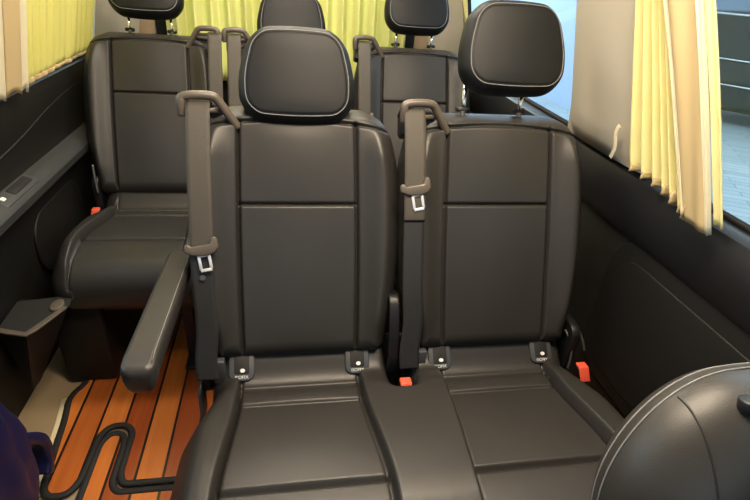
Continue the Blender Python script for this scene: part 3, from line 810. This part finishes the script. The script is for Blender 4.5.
# storage console on the lower left wall
cs=thing('storage_console',(-.74,.4,.40),'black storage tray with grey rim and small oval lid on the lower left side wall','storage tray')
topo=[(-.80,.272),(-.712,.242),(-.655,.368),(-.660,.400),(-.70,.412),(-.80,.415)]
lowo=[(-.80,.33),(-.795,.33),(-.790,.36),(-.790,.38),(-.795,.40),(-.80,.41)]
mb=MB(); V=[(x,y,.395) for x,y in topo]+[(x,y,.12) for x,y in lowo]; n=6
mb.add(V,[tuple(range(n)),tuple(range(n,2*n))[::-1]]+[(i,(i+1)%n,(i+1)%n+n,i+n) for i in range(n)])
obj('body',mb.mesh('body',False,.006,3),PLASTIC_M,cs)
mb=MB(); mb.ribbon([(-.80,.270,.398),(-.760,.256,.398),(-.716,.244,.398),(-.704,.262,.398),(-.68,.316,.398),(-.660,.365,.398)],[Vector((.002,.008,0)),Vector((.002,.008,0)),Vector((-.003,.008,0)),Vector((-.008,.004,0)),Vector((-.007,.003,0)),Vector((-.006,.003,0))],.006)
mb2=MB(); mb2.prism([(x*.985-.008,y+.008) for x,y in topo[:5]]+[(-.80,.40)],.392,.397); obj('tray',mb2.mesh('tray'),SEAMM,cs,'flat black sheet painting the shade of the recess')  # flat sheet; the dark of the recess is in its colour
obj('rim',mb.mesh('rim',False,.001),TAUPE,cs,'grey rim')
mb=MB(); mb.prism([(-.683+.017*math.cos(k*PI/12),.372+.028*math.sin(k*PI/12)) for k in range(24)],.394,.404)
obj('oval_lid',mb.mesh('oval_lid',False,.002),TAUPE,cs,'small oval grey-brown lid')
# dark blue bag at the lower left
def bag():
    bm=bmesh.new(); bmesh.ops.create_icosphere(bm,subdivisions=4,radius=1)
    for v in bm.verts:
        n=v.co.copy(); k=1+.10*math.sin(5*n.x+3*n.z)+.08*math.sin(7*n.y-2*n.z+1)+.05*math.sin(13*n.z+4*n.x)
        v.co=Vector((n.x*.060*k*(1-.20*n.z),n.y*.110*k*(1-.1*n.z),max(n.z,-.9)*.27*(1+.05*math.sin(6*n.y))))
        v.co+=Vector((-.712,-.055,.246))
    me=bpy.data.meshes.new('bag'); bm.to_mesh(me); bm.free(); me.polygons.foreach_set('use_smooth',[True]*len(me.polygons)); return me
bg=thing('bag',(-.716,-.055,0),'dark blue bag standing on the beige floor at the lower left edge','bag')
obj('body',bag(),BLUEB,bg)
mb=MB(); mb.ribbon(smooth_path([(-.700,.02,.25),(-.695,.07,.20),(-.690,.100,.15),(-.690,.10,.09),(-.690,.075,.055)],6),Vector((.022,.0,.0)),.03)
obj('flap',mb.mesh('flap',True),BLUEB,bg,'dark blue hanging flap')

# ------------------------------------------------------------------ outside
mb=MB(); mb.box((-14,-14,-.56),(22,22,-.50)); o=struct(obj('floor_outside',mb.mesh('ground'),DECK))
CARP=mat('black_car_paint',(.008,.016,.028),.15); CARG=mat('dark_car_glass',(.02,.03,.04),.05); 
CHR=mat('car_chrome',(.75,.78,.8),.15,metal=1); TYRE=mat('tyre',(.012,.012,.012),.8)
def car():
    cx,cy,ang=7.6,6.6,math.radians(-48)
    ca,sa=math.cos(ang),math.sin(ang)
    root=thing('parked_car',(cx,cy,-.5),'black car parked on the pale plank floor outside the right window','car')
    T=lambda x,y,z:(cx+x*ca-y*sa,cy+x*sa+y*ca,z-.5)
    # body stations along length: (x, halfwidth, z low, z belt)
    st=[(-2.3,.62,.35,.72),(-2.15,.78,.25,.85),(-1.6,.88,.22,.93),(-.8,.90,.20,.95),(0,.91,.20,.94),(.9,.90,.20,.93),(1.5,.88,.22,.88),(2.1,.80,.25,.76),(2.32,.62,.35,.62)]
    V=[];F=[]; n=14
    for (x,h,zl,zb) in st:
        for (fy,fz) in ((-.80,0),(-.97,.12),(-1,.35),(-.99,.60),(-.96,.80),(-.92,.97),(-.80,1.03),(.80,1.03),(.92,.97),(.96,.80),(.99,.60),(1,.35),(.97,.12),(.80,0)):
            V.append(T(x,fy*h,zl+fz*(zb-zl)))
    for i in range(len(st)-1):
        for k in range(n): a=i*n+k; b=i*n+(k+1)%n; F.append((a,b,b+n,a+n))
    F.append(tuple(range(n)));F.append(tuple((len(st)-1)*n+k for k in range(n)))
    me=mesh_from('body',V,F,True); fix_normals(me); me.set_sharp_from_angle(angle=.6); obj('body',me,CARP,root)
    cb=[(-2.1,.64,.95),(-1.7,.68,1.55),(-.4,.69,1.62),(.4,.68,1.57),(1.25,.70,.93)]
    V=[];F=[]
    for (x,h,z) in cb:
        for (fy,zz) in ((-1.18,.90),(-1.0,z-.06),(-.85,z),(.85,z),(1.0,z-.06),(1.18,.90)): V.append(T(x,fy*h,max(.90,zz)))
    for i in range(4):
        for k in range(6): a=i*6+k; b=i*6+(k+1)%6; F.append((a,b,b+6,a+6))
    F.append(tuple(range(6)));F.append(tuple(24+k for k in range(6)))
    me=mesh_from('cabin',V,F,True); fix_normals(me); me.set_sharp_from_angle(angle=.5); obj('cabin',me,CARP,root)
    for s in (-1,1):
        for P in ([(-1.75,.98),(-1.5,1.42),(-.45,1.50),(-.45,.99)],[(-.38,.99),(-.38,1.50),(.32,1.46),(.95,.97)]):
            mb=MB(); mb.add([T(x,s*(.80-(z-.9)*.28+.012),z) for x,z in P]+[T(x,s*(.80-(z-.9)*.28-.01),z) for x,z in P],[(0,1,2,3),(7,6,5,4),(0,4,5,1),(1,5,6,2),(2,6,7,3),(3,7,4,0)])
            obj('window',mb.mesh('window'),CARG,root)
        mb=MB(); mb.tube(smooth_path([T(-1.9,s*.80,.97),T(-1.2,s*.835,.965),T(0,s*.84,.955),T(1.0,s*.82,.95)],4),.014,8)
        obj('belt_moulding',mb.mesh('belt_moulding',True),CHR,root,'bright window moulding')
        mb=MB(); mb.tube(smooth_path([T(-1.85,s*.80,1.0),T(-1.65,s*.72,1.50),T(-.4,s*.70,1.57),T(.38,s*.69,1.53),T(1.2,s*.80,.98)],4),.018,8)
        obj('roof_moulding',mb.mesh('roof_moulding',True),CHR,root,'bright roof moulding')
        mb=MB(); mb.tube(smooth_path([T(-1.9,s*.905,.62),T(0,s*.925,.60),T(1.9,s*.86,.58)],5),.012,8)
        obj('highlight_streak',mb.mesh('highlight_streak',True),CHR,root,'bright strip imitating a highlight along the side')  # chrome line added to imitate a highlight streak on the body
        for x in (-.62,.40):
            mb=MB(); mb.tube([T(x-.1,s*.905,.80),T(x+.1,s*.905,.80)],.016,8); obj('door_handle',mb.mesh('door_handle',True),CHR,root)
        for x in (-1.42,1.40):
            mb=MB(); mb.tube([T(x,s*.70,.33),T(x,s*.92,.33)],.33,28); w_=obj('wheel',mb.mesh('wheel',False,.03,3),TYRE,root)
            mb=MB(); mb.tube([T(x,s*.915,.33),T(x,s*.93,.33)],.21,24); obj('rim',mb.mesh('rim'),CHR,w_)
car()
BACK=mat('showroom_wall',(.62,.76,.95),.8)
mb=MB(); mb.box((-14,20,-.5),(22,20.2,6)); struct(obj('wall_outside_rear',mb.mesh('w'),BACK))
mb=MB(); mb.box((21.8,-14,-.5),(22,20,6)); struct(obj('wall_outside_right',mb.mesh('w'),mat('showroom_side_wall',(.10,.14,.19),.8)))

mb=MB(); mb.box((4.5,6.2,-.5),(4.7,20,4)); struct(obj('wall_outside_backdrop',mb.mesh('w'),BACK))  # added bright backdrop for the pale blue behind the right rear window

# ------------------------------------------------------------------ light
w=bpy.data.worlds.new('World'); scene.world=w; w.use_nodes=True
bgd=w.node_tree.nodes['Background']; bgd.inputs[0].default_value=(.78,.88,1,1); bgd.inputs[1].default_value=1.0
def area(name,loc,rot,size,size_y,power,color):
    L=bpy.data.lights.new(name,'AREA'); L.shape='RECTANGLE'; L.size=size; L.size_y=size_y; L.energy=power; L.color=color
    o=link(bpy.data.objects.new(name,L)); o.location=loc; o.rotation_euler=rot; return o
area('front_cabin_lamp',(.2,-.30,1.80),(0,0,0),.7,.25,31,(1,.82,.61))
area('middle_cabin_lamp',(0,.62,1.80),(0,0,0),.8,.2,16,(1,.86,.68))
area('rear_cabin_lamp',(0,1.25,1.80),(0,0,0),.7,.2,8,(1,.92,.76))
area('windscreen_daylight',(0,-1.95,1.45),(math.radians(75),0,0),1.4,.7,3,(.85,.92,1))
area('rear_curtain_backlight',(0,4.0,2.2),(math.radians(-100),0,0),3,1.5,160,(1,.98,.92))  # added lamp outside the rear window, backlights the curtain
area('showroom_lamp_right',(2.4,.3,2.6),(0,math.radians(125),0),1.5,2.5,60,(.9,.95,1))
area('showroom_lamp_left',(-2.6,.8,2.2),(0,math.radians(-120),0),1.5,2.5,70,(1,.97,.9))
area('backdrop_fill',(2.6,11,3.6),(0,math.radians(-80),0),2,8,500,(.92,.96,1))  # added fill lamp aimed at the backdrop wall to brighten it
area('showroom_lamp_deck',(5.2,3.2,3.6),(0,0,0),3,3,140,(.9,.96,1))

# ------------------------------------------------------------------ camera
cam=bpy.data.cameras.new('camera'); co=link(bpy.data.objects.new('camera',cam)); scene.camera=co
yaw,pitch,roll,f=.1974,.5129,.0834,503.2
F=Vector((math.sin(yaw)*math.cos(pitch),math.cos(yaw)*math.cos(pitch),-math.sin(pitch)))
R=Vector((math.cos(yaw),-math.sin(yaw),0)); U=R.cross(F)
R2=R*math.cos(roll)+U*math.sin(roll); U2=-R*math.sin(roll)+U*math.cos(roll)
M=Matrix((R2,U2,-F)).transposed().to_4x4(); M.translation=Vector((-.0264,-.9306,1.3167)); co.matrix_world=M
cam.sensor_width=36; cam.lens=f/750*36; cam.clip_start=.02; cam.clip_end=200
vs=scene.view_settings; vs.view_transform='Standard'; vs.look='None'; vs.exposure=0; vs.gamma=1; vs.use_curve_mapping=False
